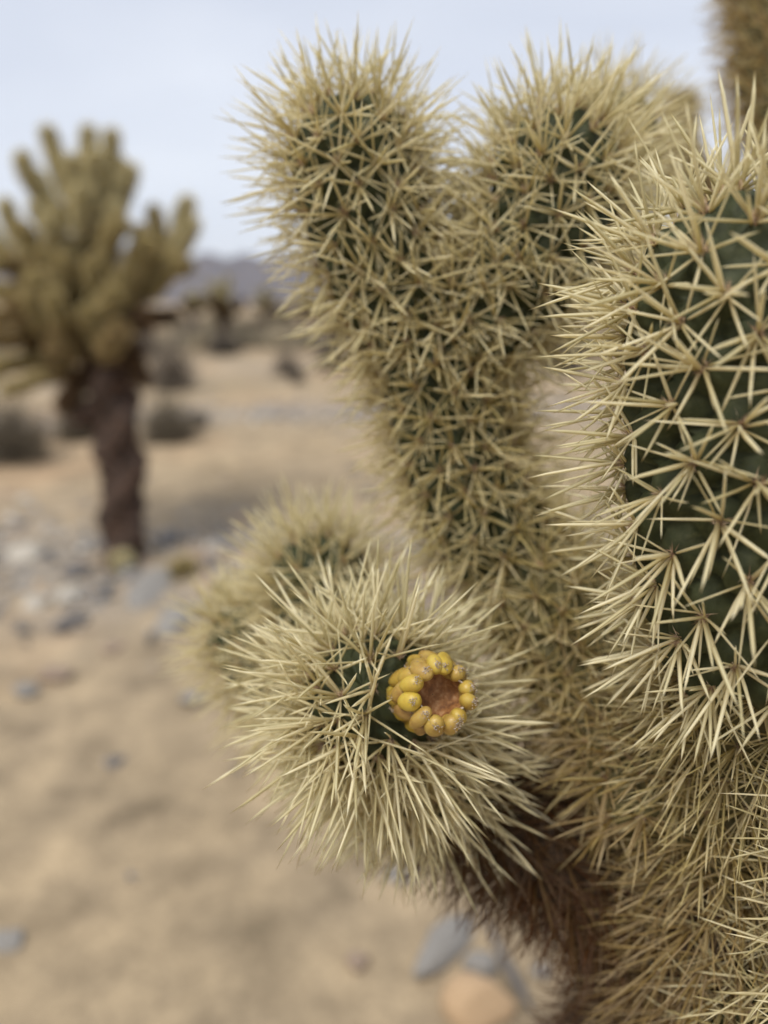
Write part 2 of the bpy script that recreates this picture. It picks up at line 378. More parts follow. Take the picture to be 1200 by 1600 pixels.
# upright column beside the fruit, its lower joints and the old trunk
cholla_joint(cholla, [P(1180, 1030, .262), P(1150, 840, .245), P(1146, 620, .235), P(1164, 338, .226)], .0247, age=.0, nsp=12, ln=.0300, rad=.00076,
             spacing=.0135, droop=.2, single=150, lean=.3, tipdense=1.0)
cholla_joint(cholla, [P(1150, 1330, .310), P(1168, 1160, .294), P(1188, 960, .268)], .0250, age=.42, age_end=.18, nsp=24, ln=.029, rad=.00046, spacing=.0118, droop=.35, tipdense=0)
cholla_joint(cholla, [P(1110, 1720, .340), P(1142, 1540, .324), P(1160, 1290, .310)], .028, age=.66, age_end=.44, nsp=28, ln=.032, rad=.00042, spacing=.0115, droop=.5, tipdense=0, core=M_BROWN)
cholla_joint(cholla, [np.array(CH_BASE) - [0, 0, .02], np.array(CH_BASE) + [.01, -.01, .25], np.array(CH_BASE) + [-.01, -.03, .48], P(1112, 1690, .342)], .036, age=.88, nsp=9, ln=.026,
             rad=.0006, spacing=.017, droop=.3, tipdense=0, name='trunk', wool=False, step=.004, basetaper=1.15)
# column beyond the frame to the side
cholla_joint(cholla, [P(1180, 1620, .31), P(1340, 1560, .265), P(1425, 1400, .245), P(1440, 1190, .23)], .022, age=.12, nsp=10, ln=.032, rad=.00055, spacing=.0125, droop=.15)
# the forked arm
cholla_joint(cholla, [P(1060, 1270, .305), P(985, 1130, .335), P(905, 1010, .352), P(800, 870, .362)], .0225, age=.48, nsp=16, ln=.028, rad=.00055, spacing=.0115, droop=.15, age_end=.25, tipdense=0)
cholla_joint(cholla, [P(815, 900, .362), P(745, 780, .362), P(702, 660, .358), P(682, 500, .352)], .0205, age=.23, nsp=15, ln=.028, rad=.00056, spacing=.0115, droop=.12, tipdense=0, age_end=.22)
cholla_joint(cholla, [P(672, 545, .352), P(612, 430, .348), P(566, 320, .340), P(535, 172, .330)], .0212, age=.06, nsp=13, ln=.0310, rad=.00064, spacing=.0120, droop=.1, lean=.4, age_end=.0)
cholla_joint(cholla, [P(695, 540, .352), P(793, 440, .347), P(852, 340, .339), P(886, 196, .331)], .0218, age=.06, nsp=13, ln=.0310, rad=.00064, spacing=.0120, droop=.1, lean=.4, age_end=.0)
cholla_joint(cholla, [P(820, 440, .365), P(900, 350, .40), P(945, 260, .425), P(962, 178, .435)], .0195, age=.12, nsp=14, ln=.030, rad=.00050, spacing=.013, droop=.1, step=.003, seg=40)
# dead brown branch that carries the fruiting joint
cholla_joint(cholla, [P(1110, 1500, .352), P(975, 1405, .352), P(835, 1310, .350), P(650, 1195, .350)], .0185, age=.79, nsp=24, ln=.029, rad=.00034, spacing=.0105, droop=.35, tipdense=0, wool=False, core=M_BROWN,
             label='dark rust-brown old branch')
cholla_joint(cholla, [P(1010, 1450, .365), P(945, 1620, .37), P(915, 1720, .37)], .013, age=.82, nsp=20, ln=.024, rad=.0003, spacing=.0105, droop=.3, tipdense=0, step=.003, seg=36)
# fruiting joint, seen end on
cholla_joint(cholla, [P(690, 1225, .345), P(636, 1160, .322), P(588, 1098, .290), P(568, 1075, .268)], .0195, age=.0, nsp=11, ln=.0372, rad=.00074, spacing=.0112, droop=.03, single=150,
             lean=.0, clear=clear_fruit, tipdense=2.0, label='pale joint bearing the yellow fruit')
# two blurred joints behind it
cholla_joint(cholla, [P(655, 1200, .35), P(560, 1110, .385), P(505, 1000, .405), P(497, 848, .405)], .0195, age=.08, nsp=15, ln=.033, rad=.00055, spacing=.0120, droop=.05, lean=.4)
cholla_joint(cholla, [P(560, 1120, .39), P(470, 1080, .415), P(405, 1015, .425), P(382, 955, .43)], .018, age=.14, nsp=14, ln=.030, rad=.00055, spacing=.0120, droop=.08)
# high arm at the edge of the frame
cholla_joint(cholla, [P(1440, 420, .44), P(1350, 290, .48), P(1256, 150, .50), P(1236, -130, .51)], .030, age=.40, nsp=13, ln=.027, rad=.0005, spacing=.012, droop=.1, step=.003)
cholla_joint(cholla, [P(1400, 1150, .27), P(1500, 800, .34), P(1480, 560, .41), P(1420, 400, .445)], .024, age=.4, nsp=10, ln=.028, rad=.0005, spacing=.0135, droop=.1, step=.003)

# the fruit
def yellow_mat():
    m, t, b, o = material('ripe yellow fruit skin')
    c = N(t, 'ShaderNodeTexCoord'); n = N(t, 'ShaderNodeTexNoise', Scale=220, Detail=4.); n2 = N(t, 'ShaderNodeTexNoise', Scale=3000, Detail=3.)
    L(t, c.outputs['Object'], n.inputs['Vector']); L(t, c.outputs['Object'], n2.inputs['Vector'])
    r = ramp(t, [(.3, (.36, .19, .016)), (.5, (.52, .32, .03)), (.72, (.58, .40, .06))]); L(t, n.outputs['Fac'], r.inputs[0])
    oi = N(t, 'ShaderNodeObjectInfo'); hs = N(t, 'ShaderNodeHueSaturation'); L(t, r.outputs[0], hs.inputs['Color']); L(t, hs.outputs[0], b.inputs['Base Color'])
    for sock, lo, hi in (('Hue', .49, .515), ('Value', .70, .98), ('Saturation', .86, .96)):
        mr = N(t, 'ShaderNodeMapRange'); mr.inputs['To Min'].default_value = lo; mr.inputs['To Max'].default_value = hi; L(t, oi.outputs['Random'], mr.inputs[0]); L(t, mr.outputs[0], hs.inputs[sock])
    b.inputs['Roughness'].default_value = .42; b.inputs['Subsurface Weight'].default_value = .15; b.inputs['Subsurface Radius'].default_value = (1, .5, .1); b.inputs['Subsurface Scale'].default_value = .002
    bump(t, b, n2.outputs['Fac'], .15, .0003)
    return m
M_YEL = yellow_mat()
M_SCAR = noisy('dry fruit scar', [(.3, (.11, .04, .012)), (.52, (.28, .12, .032)), (.72, (.48, .28, .13))], 420, .7, bumps=(.6, .0008))
M_PITH = noisy('dry pale scar tissue', [(.35, (.27, .18, .11)), (.6, (.52, .43, .33)), (.75, (.7, .63, .54))], 900, .5)
def flocal(v): v = np.asarray(v, float).reshape(-1, 3); return FB + v[:, :1] * FX * .92 + v[:, 1:2] * FY * .92 + v[:, 2:] * FA
H = float(np.linalg.norm(FT - FB))
def lathe(prof, seg=40, sq=0.):
    V = []
    for (r, z) in prof:
        for k in range(seg):
            a = 2 * math.pi * k / seg; f = 1 + sq * math.cos(4 * a + .6) + .03 * math.sin(7 * a + z * 900)
            V.append((r * f * math.cos(a), r * f * math.sin(a), z))
    n = len(prof); Q = [[i * seg + k, i * seg + (k + 1) % seg, (i + 1) * seg + (k + 1) % seg, (i + 1) * seg + k] for i in range(n - 1) for k in range(seg)]
    return np.array(V), np.array(Q)
v, q = lathe([(.005, -.004), (.009, .004), (.0112, .014), (.0122, H - .010), (.0114, H - .003), (.0102, H), (.0094, H - .0012)])
fruit = ob('fruit', mesh('fruit body', flocal(v), q, None, M_YEL), cholla); fruit['label'] = 'yellow knobbly fruit with hollow brown top'
v, q = lathe([(.0094, H + .0002), (.0088, H - .0016), (.0080, H - .0048), (.0060, H - .0070), (.0030, H - .0078), (.0002, H - .0080)], sq=.13)
ob('scar', mesh('fruit scar', flocal(v), q, None, M_SCAR), fruit)
v, q = lathe([(.0098, H + .0001), (.0096, H + .0009), (.0090, H + .0005), (.0089, H - .0006)], sq=.13)
ob('scar_rim', mesh('scar rim', flocal(v), q, None, M_PITH), fruit)
# one knob: a pear-shaped lump with a dimpled outer end
us, vs = 16, 11; KV = []
for iv in range(vs + 1):
    p = math.pi * iv / vs
    for iu in range(us):
        a = 2 * math.pi * iu / us; rr_ = math.sin(p) * (1 - .16 * math.cos(p))
        KV.append((rr_ * math.cos(a), rr_ * math.sin(a), -math.cos(p)))
KV = np.array(KV); KQ = np.array([[i * us + k, i * us + (k + 1) % us, (i + 1) * us + (k + 1) % us, (i + 1) * us + k] for i in range(vs) for k in range(us)])
tuft_b, tuft_d, stubs = [], [], []
def knob(a, rad, z, su, sv, sw, tilt):
    rdv = np.array([math.cos(a), math.sin(a), 0]); tan = np.array([-math.sin(a), math.cos(a), 0]); ax = np.array([0, 0, 1.])
    up = norm(ax * math.cos(tilt) - rdv * math.sin(tilt)); outw = norm(np.cross(tan, up))
    if outw @ rdv < 0: outw = -outw
    tw = random.uniform(-.5, .5); t2 = tan * math.cos(tw) + up * math.sin(tw); u2 = up * math.cos(tw) - tan * math.sin(tw)
    c = rdv * rad + ax * z
    loc = c + (KV[:, :1] * su) * t2 + (KV[:, 1:2] * sw) * outw + (KV[:, 2:] * sv) * u2
    ob('tubercle', mesh('tubercle', flocal(loc), KQ, None, M_YEL), fruit)
    tip = c + u2 * sv * .72 + outw * sw * .62
    tuft_b.append(flocal(tip)[0]); tuft_d.append(flocal(norm(u2 * .9 + outw))[0] - FB)
n0 = 12
for row, (cnt, rad_, z_, su, sv, sw, tl) in enumerate(((n0, .0108, H - .0012, .0033, .0050, .0031, 36), (12, .0117, H - .0072, .0036, .0058, .0031, 24), (11, .0117, H - .0138, .0035, .0058, .0029, 10), (10, .0106, H - .0200, .0034, .0056, .0028, -2))):
    for k in range(cnt):
        f = random.uniform(.80, 1.18)
        knob(2 * math.pi * (k + .5 * (row % 2) + random.uniform(-.2, .2)) / cnt + .2, rad_ + random.uniform(-.0006, .0006), z_ + random.uniform(-.0011, .0011), su * f, sv * random.uniform(.85, 1.18), sw * random.uniform(.9, 1.1), R(tl + random.uniform(-10, 10)))
tb, td = np.array(tuft_b), np.array(tuft_d); m = 40; n = len(tb)
bb = np.repeat(tb, m, axis=0) + rng.normal(0, .00062, (n * m, 3)); dd = norm(np.repeat(td, m, axis=0) + rng.normal(0, .55, (n * m, 3)))
V, TR, at = needle_arrays(bb, dd, rng.uniform(.0004, .0013, n * m), np.full(n * m, .00024), rng.uniform(.45, 1, n * m))
tag(ob('areole_wool', mesh('fruit areole wool', V, None, TR, M_PITH, attrs=at), fruit), kind='stuff')

# ---------------------------------------------------------------- chollas further off: joints share a few meshes
def template(age, core, r=.021, ln=.026, nsp=11, spacing=.0115, rad=.0011, seg=18, step=.009, length=.14, bendx=.012):
    v, q, t, Pi, Ni, Ti, fr = joint_shape([(0, 0, 0), (bendx, 0, length * .5), (0, 0, length)], r, spacing, tub=.25, step=step, seg=seg, tipdense=.3)
    b, d, l, rr_, bd, ti, ag = joint_spines(Pi, Ni, Ti, fr, nsp, ln, rad, age, .05, .3)
    V, Q, TR, at = spine_arrays(b, d, l, rr_, bd, ti, ag, 3)
    return mesh('joint skin', v, q, t, core), mesh('spine cover', V, Q, TR, M_SPINE, attrs=at)
TPL = {}
for key, age, core in (('pale', .06, M_OLIVE), ('gold', .32, M_OLIVE), ('tan', .46, M_BROWN), ('dark', .74, M_BROWN)):
    TPL[key] = [template(age, core, bendx=bx) for bx in (.0, .014)]
    TPL[key + '_far'] = [template(age, core, nsp=6, spacing=.020, rad=.0020, seg=10, step=.02)]
def place_joint(parent, a, b, kind, rs=1.0, name='joint', over=.12):
    a, b = np.asarray(a, float), np.asarray(b, float); d = b - a; ln = float(np.linalg.norm(d)); sk, sp = random.choice(TPL[kind])
    q = Vector(d).to_track_quat('Z', 'Y') @ Vector((0, 0, 1)).rotation_difference(Vector((0, 0, 1)))
    m = Matrix.Translation(Vector(a - d * over)) @ q.to_matrix().to_4x4() @ Matrix.Rotation(random.uniform(0, 6.28), 4, 'Z') @ Matrix.Diagonal((rs, rs, ln * (1 + over) / .14, 1))
    j = ob(name, sk, parent); j.matrix_basis = m
    tag(ob('spine_cover', sp, j), kind='stuff')
    return j
def limb(parent, pts, kinds, rs=1.0, seglen=.13):
    """a chain of joints along a polyline"""
    c, s = catmull(pts, .01); n = max(1, round(s[-1] / seglen)); idx = np.linspace(0, len(c) - 1, n + 1).astype(int)
    for k in range(n):
        f = k / max(1, n - 1); place_joint(parent, c[idx[k]], c[idx[k + 1]], kinds[min(len(kinds) - 1, int(f * len(kinds)))], rs)
def bark_mat():
    m, t, b, o = material('old cholla bark')
    c = N(t, 'ShaderNodeTexCoord'); n = N(t, 'ShaderNodeTexNoise', Scale=26, Detail=6., Roughness=.7); v = N(t, 'ShaderNodeTexVoronoi', Scale=34)
    L(t, c.outputs['Object'], n.inputs['Vector']); L(t, c.outputs['Object'], v.inputs['Vector'])
    r = ramp(t, [(.3, (.018, .011, .007)), (.52, (.055, .032, .02)), (.72, (.15, .075, .042))]); L(t, n.outputs['Fac'], r.inputs[0]); L(t, r.outputs[0], b.inputs['Base Color'])
    b.inputs['Roughness'].default_value = .9; bump(t, b, v.outputs['Distance'], .8, .02)
    return m
M_BARK = bark_mat()
def trunk(parent, pts, r0, r1, lump=.18, spines=900, seed=3, seg=26):
    c, s = catmull(pts, .02); n = len(c); T = norm(np.gradient(c, axis=0)); f = s / s[-1]; r_ = r0 + (r1 - r0) * f
    V = np.zeros((n, seg, 3)); Nn = np.zeros((n, seg, 3)); a = norm(np.cross(T, [0.2, 1, .1])); b = np.cross(T, a)
    for k in range(seg):
        an_ = 2 * math.pi * k / seg
        w = 1 + lump * (np.sin(an_ * 3 + s * 17 + seed) * .5 + np.sin(an_ * 2 - s * 29 + seed * 2) * .5 + .35 * np.sin(an_ * 5 + s * 47))
        Nn[:, k] = a * math.cos(an_) + b * math.sin(an_); V[:, k] = c + Nn[:, k] * (r_ * w)[:, None]
    i, j = np.meshgrid(np.arange(n - 1), np.arange(seg), indexing='ij'); j2 = (j + 1) % seg
    Q = np.stack([i * seg + j, i * seg + j2, (i + 1) * seg + j2, (i + 1) * seg + j], -1).reshape(-1, 4)
    t = ob('trunk', mesh('trunk', V.reshape(-1, 3), Q, None, M_BARK), parent)
    if spines:
        k = rng.integers(0, n * seg, spines); nn = Nn.reshape(-1, 3)[k]; d = norm(nn + rng.normal(0, .6, (spines, 3)))
        VV, QQ, TT, at = spine_arrays(V.reshape(-1, 3)[k], d, rng.uniform(.012, .03, spines), np.full(spines, .0009), rng.normal(0, .1, (spines, 3)), rng.uniform(0, 1, spines), rng.uniform(.75, 1, spines), 3)
        tag(ob('spine_cover', mesh('spine cover', VV, QQ, TT, M_SPINE, attrs=at), t), kind='stuff')

# the tree-like cholla across the wash; pixel + metres in front of (-) or behind (+) its trunk
tb_, TD = G(195, 882)
tree = root_empty('cholla_cactus', tb_)
tag(tree, 'tree-shaped cholla with dark trunk and golden crown on the stony ground', 'cactus', 'cholla cacti')
def TP(x, y, o=0.): return P(x, y, TD + o)
trunk(tree, [tb_ - [0, 0, .03], TP(192, 800), TP(186, 700), TP(172, 600), TP(160, 500)], .066, .085, lump=.42, spines=1500)
trunk(tree, [TP(165, 620), TP(192, 560, -.04), TP(205, 525, -.05)], .065, .045, spines=300, seed=5)
trunk(tree, [TP(160, 640), TP(135, 640, -.03), TP(120, 665, -.04)], .05, .03, spines=200, seed=8)
def limbs(lst):
    for pts, kinds, rs in lst: limb(tree, [TP(*p) for p in pts], kinds, rs)
limbs([
 # the crown on top
 (((150, 480), (140, 400), (135, 330)), ['dark', 'tan'], 1.25),
 (((135, 340), (100, 290), (72, 200)), ['gold', 'pale'], 1.05), (((135, 340), (136, 280, .05), (138, 200, .08)), ['gold', 'pale'], 1.0),
 (((140, 340), (165, 280), (176, 205)), ['gold', 'pale'], 1.0), (((130, 350), (70, 320, -.05), (35, 240, -.08)), ['gold', 'pale'], 1.0),
 (((140, 350), (190, 320, -.05), (208, 262, -.08)), ['gold', 'pale'], .95), (((135, 345), (115, 300, -.12), (112, 245, -.16)), ['gold', 'pale'], 1.05),
 (((138, 345), (150, 300, -.14), (152, 240, -.18)), ['gold', 'pale'], 1.0), (((130, 350), (85, 330, .12), (55, 270, .18)), ['gold', 'pale'], 1.0),
 (((140, 350), (175, 320, .14), (190, 250, .18)), ['gold', 'pale'], 1.0), (((120, 390), (75, 370, -.1), (50, 320, -.14)), ['gold', 'pale'], .95),
 (((140, 390), (170, 350, -.2), (185, 320, -.22)), ['gold', 'pale'], .95),
 # right-hand side arms
 (((170, 480), (220, 440), (262, 400)), ['dark', 'tan'], 1.1), (((225, 440), (250, 380), (240, 325)), ['tan', 'gold'], 1.0),
 (((250, 410), (280, 370), (296, 312)), ['gold', 'pale'], 1.05), (((245, 410), (275, 400, -.08), (305, 345, -.1)), ['gold', 'pale'], .95),
 (((215, 445), (225, 400, -.12), (215, 355, -.15)), ['gold', 'gold'], 1.), (((180, 500), (230, 490, .05), (278, 492, .08)), ['dark', 'dark'], .85),
 (((230, 440), (265, 425, .1), (300, 415, .12)), ['tan', 'gold'], .9), (((200, 470), (245, 450, -.1), (280, 405, -.14)), ['tan', 'gold'], .95),
 (((180, 500), (190, 470, -.15), (185, 425, -.2)), ['tan', 'gold'], 1.1), (((165, 540), (155, 520, -.18), (135, 480, -.22)), ['tan', 'gold'], 1.15),
 (((160, 500), (150, 450, -.2), (145, 405, -.22)), ['tan', 'gold'], 1.15), (((175, 520), (165, 480, -.22), (175, 455, -.28)), ['gold', 'gold'], 1.05),
 # left-hand side arms
 (((150, 500), (90, 450), (40, 420)), ['dark', 'tan'], 1.15), (((80, 450), (40, 400), (8, 315)), ['tan', 'pale'], 1.0), (((90, 445), (60, 395, -.1), (30, 350, -.15)), ['tan', 'gold'], 1.),
 (((60, 430), (10, 400, .1), (-40, 330, .12)), ['tan', 'pale'], 1.0), (((100, 460), (90, 420, -.15), (70, 385, -.18)), ['tan', 'gold'], 1.05),
 (((50, 425), (0, 410, -.08), (-45, 390, -.1)), ['tan', 'gold'], 1.), (((110, 470), (110, 430, -.22), (95, 400, -.25)), ['gold', 'gold'], 1.0),
 (((150, 540), (90, 520), (30, 500)), ['dark', 'tan'], 1.1), (((70, 515), (30, 480, -.1), (-10, 450, -.12)), ['tan', 'gold'], 1.1), (((90, 520), (60, 500, -.18), (45, 460, -.2)), ['tan', 'gold'], 1.05),
 (((110, 525), (95, 490, -.24), (80, 455, -.26)), ['tan', 'gold'], 1.05), (((40, 500), (-10, 500), (-60, 470)), ['tan', 'gold'], 1.0), (((60, 510), (20, 530, -.1), (-15, 525, -.12)), ['tan', 'tan'], 1.),
 (((130, 540), (110, 555, -.15), (75, 545, -.2)), ['dark', 'tan'], 1.0), (((100, 500), (60, 470, .15), (30, 440, .2)), ['dark', 'tan'], 1.2), (((160, 470), (200, 440, .18), (230, 400, .22)), ['dark', 'tan'], 1.2),
 (((150, 450), (120, 400, .12), (90, 370, .15)), ['dark', 'tan'], 1.2), (((165, 500), (140, 450, .05), (135, 430, .05)), ['dark', 'dark'], 1.5),
 # low drooping branch
 (((160, 610), (90, 575), (30, 565), (-30, 600)), ['dark', 'tan', 'gold'], .95), (((110, 580), (60, 590, -.1), (5, 610, -.12)), ['tan', 'gold'], .8),
 # dead joints hanging under the crown
 (((150, 560), (120, 600, -.06), (95, 640, -.08)), ['dark', 'dark'], 1.1), (((185, 540), (215, 560, -.08), (228, 600, -.1)), ['dark', 'dark'], 1.), (((140, 540), (120, 520, -.15), (90, 500, -.2)), ['dark', 'tan'], 1.2),
 (((180, 520), (205, 500, -.14), (235, 505, -.16)), ['dark', 'dark'], 1.1), (((120, 540), (80, 560, .05), (40, 540, .08)), ['dark', 'dark'], 1.1), (((160, 560), (170, 540, -.2), (195, 510, -.24)), ['dark', 'tan'], 1.2),
 (((100, 500), (50, 470, -.15), (10, 480, -.18)), ['dark', 'tan'], 1.2), (((100, 470), (70, 460, -.22), (50, 430, -.26)), ['tan', 'gold'], 1.2), (((190, 470), (210, 420, -.18), (235, 375, -.2)), ['tan', 'gold'], 1.15),
 (((120, 430), (100, 380, -.2), (75, 340, -.24)), ['gold', 'pale'], 1.1), (((150, 430), (175, 380, -.22), (195, 345, -.25)), ['gold', 'gold'], 1.1), (((140, 400), (130, 340, -.22), (130, 290, -.25)), ['gold', 'pale'], 1.1),
 (((150, 500), (100, 430, .2), (60, 400, .25)), ['dark', 'tan'], 1.5), (((160, 500), (150, 400, .15), (150, 350, .2)), ['dark', 'tan'], 1.6), (((160, 500), (210, 450, .15), (250, 420, .2)), ['dark', 'tan'], 1.3),
])
# two joints dropped at its foot
for k, (x, y, ang, lab) in enumerate(((200, 862, .4, 'fallen pale cholla joint leaning on the dark trunk foot'), (268, 895, 1.9, 'fallen yellow cholla joint beside the grey stones'),
                                    (342, 935, 2.6, 'fallen cholla joint lying out on the sand'))):
    p, dpt = G(x, y + 12); p = p + [0, -.10 if k == 0 else 0, .032]
    e = root_empty('fallen_joint', p); tag(e, lab, 'cactus joint', 'fallen cholla joints')
    sk, sp = TPL['pale' if k < 1 else 'gold'][1]; q = Matrix.Translation(Vector(p)) @ Matrix.Rotation(ang, 4, 'Z') @ Matrix.Rotation(R(80), 4, 'X') @ Matrix.Diagonal((1, 1, .62, 1))
    j = ob('skin', sk, e); j.matrix_basis = q; tag(ob('spine_cover', sp, j), kind='stuff')

# a cholla close behind, mostly hidden
nb = np.array([.52, 1.42, 0]); nb[2] = gz(nb[0], nb[1])
near = root_empty('cholla_cactus', nb)
tag(near, 'half-hidden cholla close behind the fruit-bearing one, single tip against the sky', 'cactus', 'cholla cacti')
trunk(near, [nb - [0, 0, .03], nb + [.01, 0, .4], P(1110, 560, 1.42)], .06, .045, spines=900, seed=11)
for pts, kinds in (((P(1110, 580, 1.42), P(1105, 440, 1.4), P(1095, 300, 1.38)), ['dark', 'tan']), ((P(1100, 330, 1.38), P(1074, 270, 1.36), P(1070, 150, 1.36)), ['tan', 'gold']),
                   ((P(1090, 300, 1.38), P(1030, 262, 1.4), P(975, 236, 1.42)), ['tan', 'tan']), ((P(1105, 440, 1.4), P(1160, 400, 1.42), P(1195, 330, 1.45)), ['tan', 'gold'])):
    limb(near, pts, kinds, .95, .12)

# far chollas
far_spots = ((350, 546, 435, 'cholla', 'far yellow-topped cholla with dark skirt beyond the sandy wash'), (415, 520, 448, '', 'small far cholla between the yellow-topped one and the mound'),
             (478, 530, 452, '', 'far cholla with a spreading crown behind the forked arm'), (868, 578, 495, '', 'dark squat cholla glimpsed past the forked arm'),
             (525, 572, 470, '', 'dark leaning cholla beside the forked stem'),
             (305, 520, 452, '', 'far cholla at the foot of the ridge beside the golden crown'))
for x, yb, yt, _, lab in far_spots:
    b, dd_ = G(x, yb); hgt = float((P(x, yt, dd_) - P(x, yb, dd_)) @ UP); hgt = min(hgt, 2.4)
    e = root_empty('cholla_cactus', b); tag(e, lab, 'cactus', 'far chollas on the plain')
    trunk(e, [b - [0, 0, .05], b + [.02, 0, hgt * .3], b + [0, .03, hgt * .62]], .11, .09, lump=.25, spines=200, seed=x, seg=12)
    for k in range(34):
        a = random.uniform(0, 6.28); el = random.uniform(-.1, 1.5); low = el < .55
        st = b + [0, 0, hgt * (.42 + .2 * random.random())]; R1 = hgt * random.uniform(.22, .40)
        en = st + np.array([math.cos(a) * math.cos(el) * R1, math.sin(a) * math.cos(el) * R1, math.sin(el) * R1 + hgt * .04]); mid = (st + en) / 2 - [0, 0, .05]
        limb(e, (st, mid, en), ['dark_far', 'dark_far' if low else 'gold_far'] if low else ['tan_far', 'pale_far'], 1.7, .24)

# ---------------------------------------------------------------- shrubs
def twig_mat(name, a, b_):
    m, t, b, o = material(name); tint = N(t, 'ShaderNodeAttribute', attribute_name='tint'); r = ramp(t, [(0, a), (1, b_)])
    L(t, tint.outputs['Fac'], r.inputs[0]); L(t, r.outputs[0], b.inputs['Base Color']); b.inputs['Roughness'].default_value = .9
    return m
M_TWIG = twig_mat('dry grey twigs', (.10, .08, .06), (.30, .25, .19)); M_DARKTWIG = twig_mat('dark dry twigs', (.05, .042, .033), (.20, .165, .125)); M_LEAF = twig_mat('olive scrub leaves', (.11, .09, .055), (.27, .22, .14))
def shrub_mesh(n, matl, width, seed, leaf=False):
    r_ = np.random.default_rng(seed); az = r_.uniform(0, 6.28, n); el = r_.uniform(.08, 1.45, n); ln = r_.uniform(.55, 1.05, n) * (.75 + .25 * np.sin(el))
    d = np.stack([np.cos(az) * np.cos(el), np.sin(az) * np.cos(el), np.sin(el) * .75], 1); b0 = r_.normal(0, .06, (n, 3)) * [1, 1, .2]; st = r_.uniform(0, .5, n)
    B = b0 + d * (ln * st)[:, None]; D = norm(d + r_.normal(0, .35, (n, 3)) * (st > .1)[:, None])
    V, Q, T, at = spine_arrays(B, D, ln * (1 - st) * r_.uniform(.6, 1, n), np.full(n, width), r_.normal(0, .12, (n, 3)), r_.uniform(0, 1, n), np.zeros(n), 3)
    if leaf:
        tips = B + D * (ln * (1 - st) * r_.uniform(.5, 1, n))[:, None]; k = 4; tp = np.repeat(tips, k, axis=0) + r_.normal(0, .05, (n * k, 3))
        a = norm(r_.normal(size=(n * k, 3))); c = norm(np.cross(a, r_.normal(size=(n * k, 3)))); s_ = .022
        LV = np.stack([tp, tp + a * s_ + c * s_ * .5, tp + a * 2 * s_, tp + a * s_ - c * s_ * .5], 1).reshape(-1, 3); o_ = np.arange(n * k)[:, None] * 4
        return mesh('shrub twigs', V, Q, T, matl, attrs=at), mesh('shrub leaves', LV, o_ + np.array([0, 1, 2, 3]), None, M_LEAF, attrs=dict(tint=np.repeat(r_.uniform(0, 1, n * k), 4)))
    return mesh('shrub twigs', V, Q, T, matl, attrs=at), None
SH = [shrub_mesh(900, M_TWIG, .006, 1, True), shrub_mesh(900, M_DARKTWIG, .007, 2), shrub_mesh(700, M_TWIG, .006, 3), shrub_mesh(800, M_DARKTWIG, .007, 4, True)]
def shrub(px, py, wpx, hpx, kind, label):
    p, d = G(px, py); e = root_empty('dry_shrub', p); tag(e, label, 'shrub', 'dry shrubs on the sand'); tw, lf = SH[kind]
    m = Matrix.Translation(Vector(p - [0, 0, .01])) @ Matrix.Rotation(random.uniform(0, 6), 4, 'Z') @ Matrix.Diagonal((wpx * d / F / 2, wpx * d / F / 2, hpx * d / F / .75, 1))
    j = ob('twig_mass', tw, e); j.matrix_basis = m
    if lf: k = ob('foliage', lf, e); k.matrix_basis = m
for a in ((20, 722, 200, 105, 3, 'grey twiggy shrub spreading behind the dark cholla trunk'), (-60, 700, 160, 110, 1, 'dark twiggy shrub beyond the low cholla branch'), (265, 690, 150, 75, 3, 'low dark shrub growing behind the cholla trunk'),
          (312, 668, 60, 32, 1, 'flat dark shrub at the edge of the bare sand'), (120, 690, 110, 70, 3, 'grey shrub between the trunk and the low branch'), (270, 610, 150, 95, 2, 'pale dry shrub under the golden crown'),
          (350, 556, 100, 40, 1, 'dark shrub around the foot of the yellow-topped cholla'), (230, 560, 110, 70, 2, 'pale shrub behind the crown of the golden cholla'),
          (450, 588, 90, 50, 2, 'tan shrub in front of the sandy mound'), (465, 600, 50, 26, 1, 'small dark shrub at the foot of the sandy mound'), (520, 580, 90, 60, 1, 'blackish shrub beside the forked stem'),
          (880, 585, 120, 55, 1, 'blackish shrub past the forked arm'), (400, 530, 80, 40, 0, 'olive shrub behind the sandy mound'), (440, 510, 90, 40, 0, 'olive scrub bush below the ridge'),
          (300, 540, 100, 50, 2, 'straw coloured bush beyond the wash'), (960, 560, 100, 50, 0, 'olive bush behind the spiny column')):
    shrub(*a)
# beyond that the plain is covered in scrub nobody could count
n = 1500; ys = rng.uniform(14, 160, n) ** 1.0; ys = 14 + (ys - 14) * rng.uniform(0.1, 1, n); xs = ys * rng.uniform(-.95, .95, n)
VV, TT, AT, off = [], [], [], 0
for k in range(n):
    m = 26; s_ = random.uniform(.25, .7); az = rng.uniform(0, 6.28, m); el = rng.uniform(.1, 1.4, m)
    d = np.stack([np.cos(az) * np.cos(el), np.sin(az) * np.cos(el), np.sin(el) * .8], 1)
    V, T, at = needle_arrays(np.array([xs[k], ys[k], gz(xs[k], ys[k])]) + d * s_ * .15, d, rng.uniform(.6, 1.1, m) * s_, np.full(m, .06 * s_ / .5), np.full(m, random.random()))
    VV.append(V); TT.append(T + off); AT.append(at['tint']); off += len(V)
tag(ob('desert_scrub', mesh('desert scrub', np.concatenate(VV), None, np.concatenate(TT), M_LEAF, attrs=dict(tint=np.concatenate(AT)))), 'low scrub covering the far plain', 'scrub', kind='stuff')

